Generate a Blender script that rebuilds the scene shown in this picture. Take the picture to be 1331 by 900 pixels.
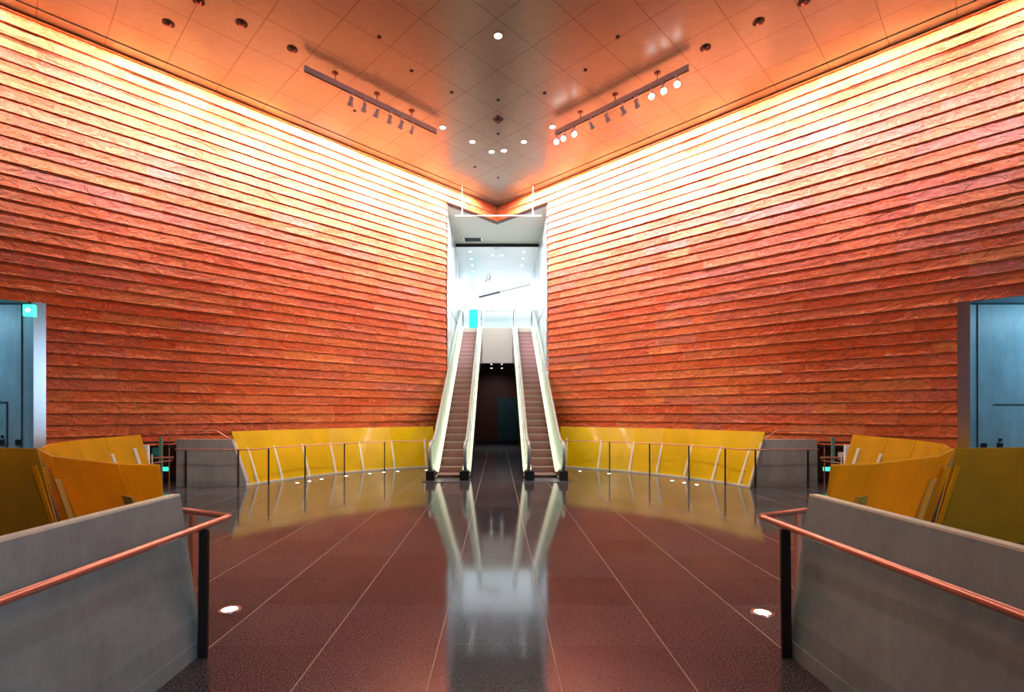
import bpy, bmesh, math, random
from mathutils import Vector, Matrix, noise
random.seed(7)
for o in list(bpy.data.objects): bpy.data.objects.remove(o)
S = bpy.context.scene
COL = S.collection
# ------------------------------------------------------------------ camera
F = 640.0; CX = 647.0; HY = 538.0; EYE = 1.6; CAMX = 0.02
cd = bpy.data.cameras.new('camera'); cam = bpy.data.objects.new('camera', cd); COL.objects.link(cam)
cd.sensor_width = 36.0; cd.lens = 36.0*F/1331.0
cd.shift_x = (665.5-CX)/1331.0; cd.shift_y = (HY-450.0)/1331.0
cd.clip_end = 200; cd.clip_start = 0.05
cam.location = (CAMX, 0, EYE); cam.rotation_euler = (math.radians(90), 0, 0)
S.camera = cam
vs = S.view_settings
vs.view_transform = 'Standard'; vs.look = 'None'; vs.gamma = 1.0; vs.exposure = 0.0; vs.use_curve_mapping = False
# ------------------------------------------------------------------ world
w = bpy.data.worlds.new('world'); S.world = w; w.use_nodes = True
w.node_tree.nodes['Background'].inputs[0].default_value = (0.5, 0.6, 0.8, 1)
w.node_tree.nodes['Background'].inputs[1].default_value = 0.02
# light levels, tuned here
P_COVE = 38.0        # W per metre of the cove slot beside the stone wall
P_WASH = 1500.0       # each lit spotlight on the tracks / wall washer
P_AMBER_FILL = 380.0       # added amber spots that redden the lower stone
P_FASCIA = 380.0
P_DOWN = 70.0       # each ceiling downlight
P_HALL = 600.0       # skylight panel in the upper hall
P_REAR_FILL = 330.0     # bluish fill added behind the camera
P_RECESS = 45.0      # blue lamps of the side recesses
P_UP = 12.0
P_ROOM_FILL = 950.0        # unseen fill spots added over the room           # floor uplights
PANEL_GLOW = 0.8     # lit escalator balustrades, also scales the glow added to the decks

# ------------------------------------------------------------------ geometry constants
YC = 17.9; SL = 0.97                       # room corner, slope of the two stone walls in plan
CEIL = 9.13; LINT = 8.58
HW = 1.656                                  # half width of the escalator opening
WN = math.hypot(1, SL)
def wall_y(x): return YC - SL*abs(x)
def fl(px, py):                             # floor point seen at a photograph pixel
    y = EYE*F/(py-HY); return (px-CX)/F*y + CAMX, y
def atz(px, py, z):
    y = (z-EYE)*F/(HY-py); return (px-CX)/F*y + CAMX, y
def aty(px, py, y):
    return Vector(((px-CX)/F*y + CAMX, y, EYE+(HY-py)*y/F))

# ------------------------------------------------------------------ helpers
def tag(o, label=None, cat=None, group=None, kind=None):
    if label: o['label'] = label
    if cat: o['category'] = cat
    if group: o['group'] = group
    if kind: o['kind'] = kind
    return o
def empty(name, loc, rz=0, rx=0, ry=0):
    o = bpy.data.objects.new(name, None); COL.objects.link(o)
    o.empty_display_size = 0.05
    o.location = loc; o.rotation_euler = (rx, ry, rz); return o
class MB:
    def __init__(s): s.bm = bmesh.new()
    def quad(s, *p):
        return s.bm.faces.new([s.bm.verts.new(q) for q in p])
    def box(s, x0, x1, y0, y1, z0, z1):
        v = [s.bm.verts.new((x, y, z)) for z in (z0, z1) for y in (y0, y1) for x in (x0, x1)]
        for f in ((0,2,3,1),(4,5,7,6),(0,1,5,4),(2,6,7,3),(0,4,6,2),(1,3,7,5)): s.bm.faces.new([v[i] for i in f])
        return s
    def hexa(s, b, t):                      # bottom quad pts, top quad pts
        v = [s.bm.verts.new(q) for q in list(b)+list(t)]
        n = len(b)
        s.bm.faces.new(v[:n][::-1]); s.bm.faces.new(v[n:])
        for i in range(n):
            j = (i+1) % n
            s.bm.faces.new((v[i], v[j], v[n+j], v[n+i]))
        return s
    def bar(s, a, b, w, h, up=(0,0,1)):      # rectangular bar from a to b
        a = Vector(a); b = Vector(b); d = (b-a).normalized(); u = Vector(up)
        sd = d.cross(u)
        if sd.length < 1e-4: sd = d.cross(Vector((0,1,0)))
        sd.normalize(); u = sd.cross(d).normalized()
        def ring(p): return [p-sd*w/2-u*h/2, p+sd*w/2-u*h/2, p+sd*w/2+u*h/2, p-sd*w/2+u*h/2]
        return s.hexa(ring(a), ring(b))
    def tube(s, pts, r, n=12, closed=False):
        pts = [Vector(p) for p in pts]; m = len(pts); rings = []
        prev = None
        for i, p in enumerate(pts):
            if closed: d = pts[(i+1) % m]-pts[i-1]
            elif i == 0: d = pts[1]-p
            elif i == m-1: d = p-pts[-2]
            else: d = (pts[i+1]-p).normalized()+(p-pts[i-1]).normalized()
            d.normalize()
            if prev is None:
                a = d.cross(Vector((0,0,1)))
                if a.length < 1e-3: a = d.cross(Vector((1,0,0)))
            else:
                a = prev - d*prev.dot(d)
            a.normalize(); prev = a; b = d.cross(a)
            rings.append([s.bm.verts.new(p+(a*math.cos(t)+b*math.sin(t))*r) for t in [2*math.pi*k/n for k in range(n)]])
        for i in range(m if closed else m-1):
            A = rings[i]; B = rings[(i+1) % m]
            for k in range(n): s.bm.faces.new((A[k], A[(k+1)%n], B[(k+1)%n], B[k]))
        if not closed:
            s.bm.faces.new(rings[0][::-1]); s.bm.faces.new(rings[-1])
        return s
    def lathe(s, prof, n=24, c=(0,0,0), cap=True):   # prof (r,z) pairs about Z
        c = Vector(c); rings = []
        for r, z in prof:
            rings.append([s.bm.verts.new(c+Vector((r*math.cos(2*math.pi*k/n), r*math.sin(2*math.pi*k/n), z))) for k in range(n)])
        for A, B in zip(rings, rings[1:]):
            for k in range(n): s.bm.faces.new((A[k], A[(k+1)%n], B[(k+1)%n], B[k]))
        if cap:
            s.bm.faces.new(rings[0][::-1]); s.bm.faces.new(rings[-1])
        return s
    def sweep(s, stations):                  # stations: list of closed loops (same count)
        rings = [[s.bm.verts.new(p) for p in st] for st in stations]
        n = len(rings[0])
        for A, B in zip(rings, rings[1:]):
            for k in range(n): s.bm.faces.new((A[k], A[(k+1)%n], B[(k+1)%n], B[k]))
        s.bm.faces.new(rings[0][::-1]); s.bm.faces.new(rings[-1])
        return s
    def build(s, name, mat, parent=None, smooth=False, bevel=0, kind=None):
        bmesh.ops.recalc_face_normals(s.bm, faces=s.bm.faces[:])
        me = bpy.data.meshes.new(name); 
        if parent is not None:
            bmesh.ops.translate(s.bm, verts=s.bm.verts[:], vec=-WL(parent))
        s.bm.to_mesh(me); s.bm.free()
        me.materials.append(mat)
        if smooth:
            for p in me.polygons: p.use_smooth = True
            try: me.set_sharp_from_angle(angle=math.radians(40))
            except Exception: pass
        o = bpy.data.objects.new(name, me); COL.objects.link(o)
        if parent is not None: o.parent = parent
        if bevel:
            m = o.modifiers.new('bevel', 'BEVEL'); m.width = bevel; m.segments = 2; m.limit_method = 'ANGLE'
        if kind: o['kind'] = kind
        return o
def WL(o):
    v = Vector((0,0,0))
    while o is not None:
        v += o.location; o = o.parent
    return v
def copy_tree(o, parent=None):
    c = o.copy(); COL.objects.link(c); c.parent = parent
    for ch in [x for x in bpy.data.objects if x.parent == o]: copy_tree(ch, c)
    return c

# ------------------------------------------------------------------ materials
def mat(name, col, rough=0.5, metal=0.0, spec=0.5, emis=None, es=0, coat=0, trans=0, ior=1.45, alpha=1):
    m = bpy.data.materials.new(name); m.use_nodes = True
    b = m.node_tree.nodes['Principled BSDF']
    b.inputs['Base Color'].default_value = (*col, 1); b.inputs['Roughness'].default_value = rough
    b.inputs['Metallic'].default_value = metal; b.inputs['Specular IOR Level'].default_value = spec
    b.inputs['Coat Weight'].default_value = coat; b.inputs['Coat Roughness'].default_value = 0.05
    b.inputs['Transmission Weight'].default_value = trans; b.inputs['IOR'].default_value = ior
    if emis: b.inputs['Emission Color'].default_value = (*emis, 1); b.inputs['Emission Strength'].default_value = es
    return m
class N:
    def __init__(s, m): s.m = m; s.t = m.node_tree; s.b = s.t.nodes['Principled BSDF']
    def n(s, ty, **k):
        x = s.t.nodes.new(ty)
        for a, v in k.items(): setattr(x, a, v)
        return x
    def l(s, a, b): s.t.links.new(a, b)
    def val(s, x, v):
        if isinstance(v, (int, float)): x.default_value = v
        else: s.l(v, x)
    def math(s, op, a, b=None, c=None):
        x = s.n('ShaderNodeMath', operation=op)
        s.val(x.inputs[0], a)
        if b is not None: s.val(x.inputs[1], b)
        if c is not None: s.val(x.inputs[2], c)
        return x.outputs[0]
    def noise(s, vec, scale, det=4, rough=0.5, dist=0):
        x = s.n('ShaderNodeTexNoise'); x.inputs['Scale'].default_value = scale; x.inputs['Detail'].default_value = det
        x.inputs['Roughness'].default_value = rough; x.inputs['Distortion'].default_value = dist
        s.l(vec, x.inputs['Vector']); return x.outputs['Fac']
    def ramp(s, fac, stops):
        x = s.n('ShaderNodeValToRGB'); e = x.color_ramp.elements
        while len(e) < len(stops): e.new(0.5)
        for i, (p, c) in enumerate(stops):
            e[i].position = p; e[i].color = (*c, 1)
        s.l(fac, x.inputs['Fac']); return x.outputs['Color']
    def mix(s, fac, a, b, mode='MIX'):
        x = s.n('ShaderNodeMix', data_type='RGBA', blend_type=mode)
        s.val(x.inputs[0], fac)
        for i, v in ((6, a), (7, b)):
            if isinstance(v, tuple): x.inputs[i].default_value = (*v, 1)
            else: s.l(v, x.inputs[i])
        return x.outputs[2]
    def pos(s): return s.n('ShaderNodeNewGeometry').outputs['Position']
    def mapping(s, vec, loc=(0,0,0), rot=(0,0,0), sc=(1,1,1)):
        x = s.n('ShaderNodeMapping'); x.inputs['Location'].default_value = loc; x.inputs['Rotation'].default_value = rot
        x.inputs['Scale'].default_value = sc; s.l(vec, x.inputs['Vector']); return x.outputs[0]
    def bump(s, h, strength, dist, nrm=None):
        x = s.n('ShaderNodeBump'); x.inputs['Strength'].default_value = strength; x.inputs['Distance'].default_value = dist
        s.l(h, x.inputs['Height'])
        if nrm is not None: s.l(nrm, x.inputs['Normal'])
        s.l(x.outputs[0], s.b.inputs['Normal']); return x.outputs[0]

def stone_mat(name, sgn):
    m = mat(name, (0.7, 0.2, 0.08), 0.5, spec=0.45); q = N(m)
    at = q.n('ShaderNodeAttribute', attribute_name='tone')
    p = q.pos()
    # wall coordinates: along, depth, up
    r = q.mapping(p, rot=(0, 0, sgn*math.radians(44.1)))
    rs = q.mapping(r, rot=(0, math.radians(28), 0), sc=(0.75, 1.0, 1.4))
    # every board gets its own piece of the pattern
    sep = q.n('ShaderNodeVectorMath', operation='SCALE'); q.l(at.outputs['Vector'], sep.inputs[0]); sep.inputs['Scale'].default_value = 37.0
    ad = q.n('ShaderNodeVectorMath', operation='ADD'); q.l(rs, ad.inputs[0]); q.l(sep.outputs[0], ad.inputs[1])
    v = ad.outputs[0]
    n1 = q.noise(v, 2.0, 5, 0.55, 1.8)
    st = q.math('MULTIPLY', n1, 9.0)
    fr = q.math('FRACT', st); flo = q.math('FLOOR', st)
    # terraces: flat split layers with sharp scarps
    sm = q.math('POWER', fr, 5.0)
    ter = q.math('ADD', flo, sm)
    ter = q.math('DIVIDE', ter, 9.0)
    n2 = q.noise(v, 14, 6, 0.65, 0.4)
    h = q.math('ADD', q.math('MULTIPLY', ter, 1.0), q.math('MULTIPLY', n2, 0.08))
    q.bump(h, 0.8, 0.19)
    tone = q.ramp(at.outputs['Fac'], [(0.0, (0.68,0.09,0.012)), (0.2, (0.76,0.16,0.03)), (0.45, (0.78,0.20,0.06)), (0.62, (0.62,0.13,0.06)), (0.8, (0.82,0.27,0.07)), (0.9, (0.70,0.11,0.02)), (1.0, (0.62,0.22,0.15))])
    n3 = q.noise(v, 0.9, 4, 0.6, 0.8)
    c = q.mix(q.math('MULTIPLY', n3, 0.45), tone, (0.80, 0.13, 0.025))
    vein = q.ramp(n2, [(0.36, (0.80,0.62,0.55)), (0.56, (1.0,1.0,1.0)), (0.70, (1.2,1.7,2.0))])
    c = q.mix(0.8, c, vein, 'MULTIPLY')
    c = q.mix(q.math('MULTIPLY', q.math('GREATER_THAN', fr, 0.88), 0.42), c, (0.92,0.50,0.36))  # lit ridge edges painted into the stone colour
    c = q.mix(q.math('MULTIPLY', q.math('LESS_THAN', fr, 0.07), 0.35), c, (0.35,0.05,0.012))  # dark side of each ridge painted in as its shade
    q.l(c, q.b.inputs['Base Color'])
    return m
M = {}
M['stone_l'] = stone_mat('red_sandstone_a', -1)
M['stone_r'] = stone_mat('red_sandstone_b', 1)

def ceiling_mat():
    m = mat('satin_ceiling_panels', (0.55,0.5,0.44), 0.28, metal=0.45); q = N(m); p = q.pos()
    sp = q.n('ShaderNodeSeparateXYZ'); q.l(p, sp.inputs[0])
    yy = q.math('SUBTRACT', YC, sp.outputs['Y'])
    u = q.math('ADD', yy, q.math('MULTIPLY', sp.outputs['X'], SL)); v = q.math('SUBTRACT', yy, q.math('MULTIPLY', sp.outputs['X'], SL))
    def line(a):
        d = q.math('ABSOLUTE', q.math('SUBTRACT', q.math('FRACT', q.math('DIVIDE', a, 1.42)), 0.5))
        return q.math('GREATER_THAN', d, 0.5-0.0075)
    g = q.math('MAXIMUM', line(u), line(v))
    # checker of grain direction, one per panel
    fu = q.math('FLOOR', q.math('DIVIDE', u, 1.42)); fv = q.math('FLOOR', q.math('DIVIDE', v, 1.42))
    ck = q.math('MODULO', q.math('ABSOLUTE', q.math('ADD', fu, fv)), 2.0)
    a = q.noise(q.mapping(p, rot=(0,0,math.radians(45)), sc=(1,2.5,1)), 5, 3, 0.5)
    b = q.noise(q.mapping(p, rot=(0,0,math.radians(-45)), sc=(1,2.5,1)), 5, 3, 0.5)
    mx = q.n('ShaderNodeMix', data_type='FLOAT'); q.l(ck, mx.inputs[0]); q.l(a, mx.inputs[2]); q.l(b, mx.inputs[3])
    gr = mx.outputs[0]
    base = q.ramp(gr, [(0.3, (0.27,0.29,0.235)), (0.7, (0.305,0.325,0.265))])
    pt = q.noise(p, 0.5, 2); base = q.mix(0.35, base, q.ramp(pt, [(0.3,(0.7,0.7,0.7)),(0.7,(1.1,1.1,1.1))]), 'MULTIPLY')
    c = q.mix(q.math('MULTIPLY', g, 0.7), base, (0.10,0.05,0.035))
    q.l(c, q.b.inputs['Base Color'])
    return m
M['ceiling'] = ceiling_mat()

def floor_mat():
    m = mat('polished_granite', (0.03,0.03,0.035), 0.12, spec=0.3); q = N(m); p = q.pos()
    sp = q.n('ShaderNodeSeparateXYZ'); q.l(p, sp.inputs[0])
    sx = 0.781; sy = 0.713
    ux = q.math('DIVIDE', q.math('ADD', sp.outputs['X'], 0.5*sx+20*sx), sx)
    uy = q.math('DIVIDE', q.math('ADD', sp.outputs['Y'], 20*sy-3.40), sy)
    # a blank band for the far rows keeps the scale of the slabs
    lx = q.math('GREATER_THAN', q.math('ABSOLUTE', q.math('SUBTRACT', q.math('FRACT', ux), 0.5)), 0.5-0.0055)
    ly = q.math('GREATER_THAN', q.math('ABSOLUTE', q.math('SUBTRACT', q.math('FRACT', uy), 0.5)), 0.5-0.0028)
    n1 = q.noise(p, 120, 2, 0.7); n2 = q.noise(p, 60, 3, 0.6)
    sp1 = q.ramp(n1, [(0.35, (0.010,0.010,0.012)), (0.50, (0.042,0.038,0.044)), (0.66, (0.22,0.20,0.22))])
    sp2 = q.ramp(n2, [(0.3, (0.7,0.7,0.7)), (0.7, (1.3,1.3,1.3))])
    c = q.mix(1.0, sp1, sp2, 'MULTIPLY')
    cmb = q.n('ShaderNodeCombineXYZ'); q.l(q.math('FLOOR', ux), cmb.inputs[0]); q.l(q.math('FLOOR', uy), cmb.inputs[1])
    wn = q.n('ShaderNodeTexWhiteNoise'); q.l(cmb.outputs[0], wn.inputs['Vector'])
    c = q.mix(1.0, c, q.ramp(wn.outputs['Value'], [(0,(0.8,0.8,0.8)),(1,(1.2,1.2,1.2))]), 'MULTIPLY')
    c = q.mix(lx, c, (0.30,0.25,0.2)); c = q.mix(q.math('MULTIPLY', ly, 0.8), c, (0.005,0.005,0.006))
    q.l(c, q.b.inputs['Base Color'])
    rr = q.math('ADD', q.math('MULTIPLY', n2, 0.05), 0.06)
    q.l(q.math('MAXIMUM', rr, q.math('MULTIPLY', q.math('MAXIMUM', lx, ly), 0.45)), q.b.inputs['Roughness'])
    q.bump(q.math('ADD', n1, n2), 0.02, 0.001)
    return m
M['floor'] = floor_mat()

def concrete_mat(name, col):
    m = mat(name, col, 0.55, spec=0.35); q = N(m); p = q.pos()
    a = q.noise(p, 1.3, 6, 0.6, 0.3); b = q.noise(p, 22, 5, 0.7); c = q.noise(q.mapping(p, sc=(3,3,0.5)), 3, 4, 0.55, 0.6)
    k = q.ramp(a, [(0.3, tuple(v*0.78 for v in col)), (0.7, tuple(v*1.12 for v in col))])
    k = q.mix(0.5, k, q.ramp(c, [(0.35,(0.82,0.82,0.82)),(0.65,(1.08,1.08,1.08))]), 'MULTIPLY')
    k = q.mix(0.6, k, q.ramp(b, [(0.25,(0.8,0.8,0.8)),(0.6,(1.05,1.05,1.05))]), 'MULTIPLY')
    q.l(k, q.b.inputs['Base Color']); q.bump(b, 0.12, 0.004); return m
M['concrete'] = concrete_mat('precast_concrete', (0.28,0.365,0.37))
M['concrete_pale'] = concrete_mat('pale_concrete', (0.42,0.42,0.44))
M['coping'] = concrete_mat('concrete_edge', (0.85,0.83,0.66))

def board_mat(name, col, rough, coat, grain=0.15, tl=0.0):
    m = mat(name, col, rough, coat=coat); q = N(m); p = q.pos()
    a = q.noise(p, 90, 4, 0.7); b = q.noise(p, 2.2, 3, 0.5)
    lo = tuple(v*(1-grain) for v in col); hi = tuple(min(1, v*(1+grain)) for v in col)
    k = q.ramp(a, [(0.3, lo), (0.7, hi)])
    k = q.mix(0.6, k, q.ramp(b, [(0.3,(0.85,0.85,0.85)),(0.7,(1.1,1.1,1.1))]), 'MULTIPLY')
    q.l(k, q.b.inputs['Base Color']); q.bump(a, 0.1, 0.002)
    if tl:      # the boards are translucent resin: light from behind glows through
        tr = q.n('ShaderNodeBsdfTranslucent'); q.l(k, tr.inputs['Color'])
        mx = q.n('ShaderNodeMixShader'); mx.inputs[0].default_value = tl
        q.l(q.b.outputs[0], mx.inputs[1]); q.l(tr.outputs[0], mx.inputs[2])
        out = [x for x in q.t.nodes if x.type == 'OUTPUT_MATERIAL'][0]; q.l(mx.outputs[0], out.inputs['Surface'])
    return m
M['yellow'] = board_mat('yellow_lacquer_board', (0.82,0.56,0.004), 0.25, 0.25, 0.08, tl=0.25)
M['orange'] = board_mat('orange_board', (0.98,0.58,0.02), 0.42, 0.1, tl=0.55)
M['olive'] = board_mat('board_in_cool_light', (0.62,0.41,0.03), 0.42, 0.1, tl=0.4)  # orange board toned olive: its weaker, cooler light is put into the colour
M['fin'] = board_mat('cream_fin', (0.93,0.91,0.78), 0.35, 0.1, 0.03, tl=0.35)
M['fin_olive'] = board_mat('olive_fin', (0.72,0.42,0.07), 0.45, 0.1)
M['copper'] = mat('copper_rail', (0.62,0.26,0.19), 0.28, metal=0.5)
M['post'] = mat('dark_bronze_post', (0.045,0.035,0.035), 0.35, metal=0.6)
M['steel'] = mat('brushed_steel', (0.62,0.62,0.64), 0.22, metal=1.0)
M['dark'] = mat('black_metal', (0.015,0.014,0.014), 0.4, metal=0.3)
M['track'] = mat('pale_pink_enamel', (0.86,0.72,0.74), 0.4)
M['white'] = mat('white_panel', (0.90,0.92,0.93), 0.25)
M['white_gloss'] = mat('white_glass_panel', (0.66,0.70,0.70), 0.14, spec=0.6)
M['beige'] = mat('beige_panel', (0.72,0.64,0.55), 0.4)
M['blue'] = concrete_mat('blue_enamel_panel', (0.30,0.50,0.60))
M['blue'].node_tree.nodes['Principled BSDF'].inputs['Roughness'].default_value = 0.4
M['cream'] = mat('shaft_soffit', (0.60,0.60,0.50), 0.45)
M['plain'] = mat('rear_plaster', (0.32,0.22,0.17), 0.7)
M['green_steel'] = mat('grey_green_steel', (0.18,0.30,0.24), 0.4)
M['teal_face'] = mat('teal_notice', (0.03,0.25,0.25), 0.5)
M['carpet'] = mat('dark_carpet', (0.02,0.018,0.02), 0.9)
M['maroon'] = mat('dark_maroon_wall', (0.16,0.05,0.04), 0.5)
M['teal'] = mat('dark_teal_panel', (0.04,0.12,0.15), 0.4)
M['rubber'] = mat('grey_handrail_rubber', (0.40,0.43,0.42), 0.22, spec=0.7)
M['glass'] = mat('clear_glass', (0.92,0.98,0.96), 0.02, trans=1.0)
M['lamp'] = mat('lamp_face', (1,1,1), 0.4, emis=(1.0,0.93,0.82), es=14)
M['lamp_cool'] = mat('cool_lamp_face', (1,1,1), 0.4, emis=(0.9,0.96,1.0), es=25)
M['green_glow'] = mat('green_exit_face', (0.1,0.8,0.5), 0.4, emis=(0.05,0.85,0.55), es=1.6)
M['white_glow'] = mat('white_exit_mark', (1,1,1), 0.4, emis=(0.7,1.0,0.9), es=3)
M['cyan_glow'] = mat('cyan_display', (0.0,0.1,0.1), 0.4, emis=(0.02,0.75,0.72), es=1.1)
M['sky_panel'] = mat('skylight_face', (1,1,1), 0.4, emis=(0.88,0.95,1.0), es=3.0)
M['rear_fill_panel'] = mat('added_rear_glow', (0.5,0.6,0.7), 0.2, emis=(0.55,0.75,1.0), es=0.9)  # glow of the panel added behind the camera
M['socket'] = mat('dark_socket', (0.01,0.02,0.03), 0.5)
M['groove'] = mat('shadow_joint', (0.02,0.05,0.07), 0.8)
M['paper'] = mat('white_paper', (0.85,0.85,0.85), 0.6)
def glow_panel():
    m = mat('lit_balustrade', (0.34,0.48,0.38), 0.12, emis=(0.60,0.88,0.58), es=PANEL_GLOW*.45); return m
M['balus'] = glow_panel()
def step_mat():
    m = mat('escalator_tread', (0.30,0.21,0.20), 0.4, metal=0.2); q = N(m); p = q.pos()
    sp = q.n('ShaderNodeSeparateXYZ'); q.l(p, sp.inputs[0])
    f = q.math('FRACT', q.math('MULTIPLY', sp.outputs['X'], 90.0))
    g = q.math('PINGPONG', f, 0.5); q.bump(g, 0.5, 0.006)
    k = q.mix(q.math('GREATER_THAN', g, 0.3), (0.36,0.19,0.18), (0.66,0.38,0.35)); q.l(k, q.b.inputs['Base Color']); return m
M['step'] = step_mat()

# ------------------------------------------------------------------ lights
def spot(name, loc, target, power, angle=60, blend=0.6, color=(1,0.93,0.82), size=0.04, parent=None):
    d = bpy.data.lights.new(name, 'SPOT'); d.energy = power; d.spot_size = math.radians(angle); d.spot_blend = blend
    d.color = color; d.shadow_soft_size = size
    o = bpy.data.objects.new(name, d); COL.objects.link(o)
    o.location = loc; o.rotation_euler = (Vector(target)-Vector(loc)).to_track_quat('-Z', 'Y').to_euler()
    return o
def area(name, loc, target, power, sx, sy, color, spin=0):
    d = bpy.data.lights.new(name, 'AREA'); d.energy = power; d.shape = 'RECTANGLE'; d.size = sx; d.size_y = sy; d.color = color
    o = bpy.data.objects.new(name, d); COL.objects.link(o); o.location = loc
    q = (Vector(target)-Vector(loc)).to_track_quat('-Z', 'Y')
    o.rotation_euler = (q @ Matrix.Rotation(spin, 3, 'Z').to_quaternion()).to_euler()
    return o
WARM = (1.0, 0.90, 0.78)
DOORX = {-1: 8.68, 1: 8.78}
# cove slots in the ceiling right beside each stone wall
for s in (-1, 1):
    segs = [(0.9,3.3,1.5),(3.3,5.7,1.35),(5.7,8.1,1.0),(8.1,10.5,0.6),(10.5,13.2,0.4)]
    for (x0, x1, k) in segs:
        xm = (x0+x1)/2; L = (x1-x0)*WN
        nx, ny = -SL/WN, -1/WN                 # inward normal for +x wall
        px, py = xm*s + nx*s*0.24, wall_y(xm) + ny*0.24
        tgt = (px - nx*s*0.06, py - ny*0.06, CEIL-1)
        d = bpy.data.lights.new('cove_lamp', 'AREA'); d.shape = 'RECTANGLE'; d.size = L*0.98; d.size_y = 0.05
        d.energy = P_COVE*k*L; d.color = (1.0, 0.92, 0.80)
        o = bpy.data.objects.new('cove_lamp', d); COL.objects.link(o)
        o.location = (px, py, CEIL-0.02); o.rotation_euler = (0, 0, s*-math.atan(SL))
# wall washers and added amber spots thrown on the stone
def wall_pt(s, x, z): return (s*x, wall_y(x), z)
WASH = [(0.9,1.1),(2.1,1.25),(3.3,1.25),(4.5,1.15),(5.7,1.0),(6.9,0.85),(8.1,0.7),(9.6,0.6),(11.2,0.5)]
for s in (-1, 1):
    n = Vector((-SL/WN*s, -1/WN, 0))
    for x, k in WASH:
        p = Vector(wall_pt(s, x, CEIL-.025)) + n*1.9
        if s > 0 and 2 < x < 6: k *= 1.25
        spot('wall_washer_lamp', p, wall_pt(s, x, 7.7), P_WASH*k, 78, 1.0, (0.95,0.99,1.18) if s < 0 else (0.96,0.95,1.26), 0.06)
    for x, z, k in ((3.0, 4.2, .8), (5.2, 4.0, .8), (7.6, 4.4, .7)):       # amber spots added to redden the lower wall
        p = Vector(wall_pt(s, x, 8.72)) + n*2.75
        spot('amber_fill_lamp', p, wall_pt(s, x, z), P_AMBER_FILL*k, 62, 1.0, (1.0,0.20,0.035), 0.05)
# upper hall light, and two spots added to brighten the fascia
area('hall_light', (0, 29.5, 8.45), (0, 29.5, 5), P_HALL, 12, 9, (0.86,0.94,1.0))
for x in (-.75, .75): spot('fascia_fill_lamp', (x, 18.3, 8.45), (x*.6, 21.0, 4.2), P_FASCIA, 70, .8, (1,.97,.93), .08)
for s in (-1, 1):  # unseen spots added to brighten the boards and parapets
    spot('room_fill_lamp', (s*2.2, 1.2, CEIL-.05), (s*3.9, 4.9, .6), P_ROOM_FILL, 42, .9, (1.0,.80,.52), .08)
    spot('room_fill_lamp', (-s*1.0, 1.6, CEIL-.05), (s*2.0, 2.2, .5), P_ROOM_FILL*.25, 40, .9, (1.0,.93,.80) if s > 0 else (.75,.9,1.0), .08)
    spot('room_fill_lamp', (s*3.0, 6.0, CEIL-.05), (s*6.5, 8.6, .6), P_ROOM_FILL*.7, 50, .9, (1.0,.80,.55), .08)
    spot('room_fill_lamp', (s*1.8, 8.6, CEIL-.05), (s*4.3, 12.9, .6), P_ROOM_FILL*1.2, 50, .9, (1.0,.85,.60), .08)
# unseen bluish fill light added behind the camera
area('rear_fill_light', (4.5, -6.9, 3.2), (-2, 6, 1.6), P_REAR_FILL, 9, 4, (0.50,0.78,1.0))
for s in (-1, 1):
    area('recess_light', (s*10.9, 8.3 if s < 0 else 8.3, 3.6), (s*10.4, 9.4, 1.6), P_RECESS*(1 if s < 0 else 0.9), 1.4, 0.3, (0.45,0.80,1.0))

# ================================================================== SETTING
# floor
mb = MB(); mb.quad((-16,-7.2,0),(16,-7.2,0),(16,18.2,0),(-16,18.2,0)); mb.quad((-1.9,18.2,0),(1.9,18.2,0),(1.9,21.6,0),(-1.9,21.6,0))
tag(mb.build('floor', M['floor']), kind='structure')
mb = MB(); mb.box(-1.9,1.9,21.6,29.2,-0.05,0.0); tag(mb.build('floor_passage', M['carpet']), kind='structure')
# ceiling
mb = MB()
b = [(0,YC+.2,CEIL),(-15,YC+.2-SL*15,CEIL),(-15,-7.2,CEIL),(15,-7.2,CEIL),(15,YC+.2-SL*15,CEIL)]
mb.hexa(b, [(x,y,z+.1) for x,y,z in b]); tag(mb.build('ceiling', M['ceiling']), kind='structure')

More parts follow.
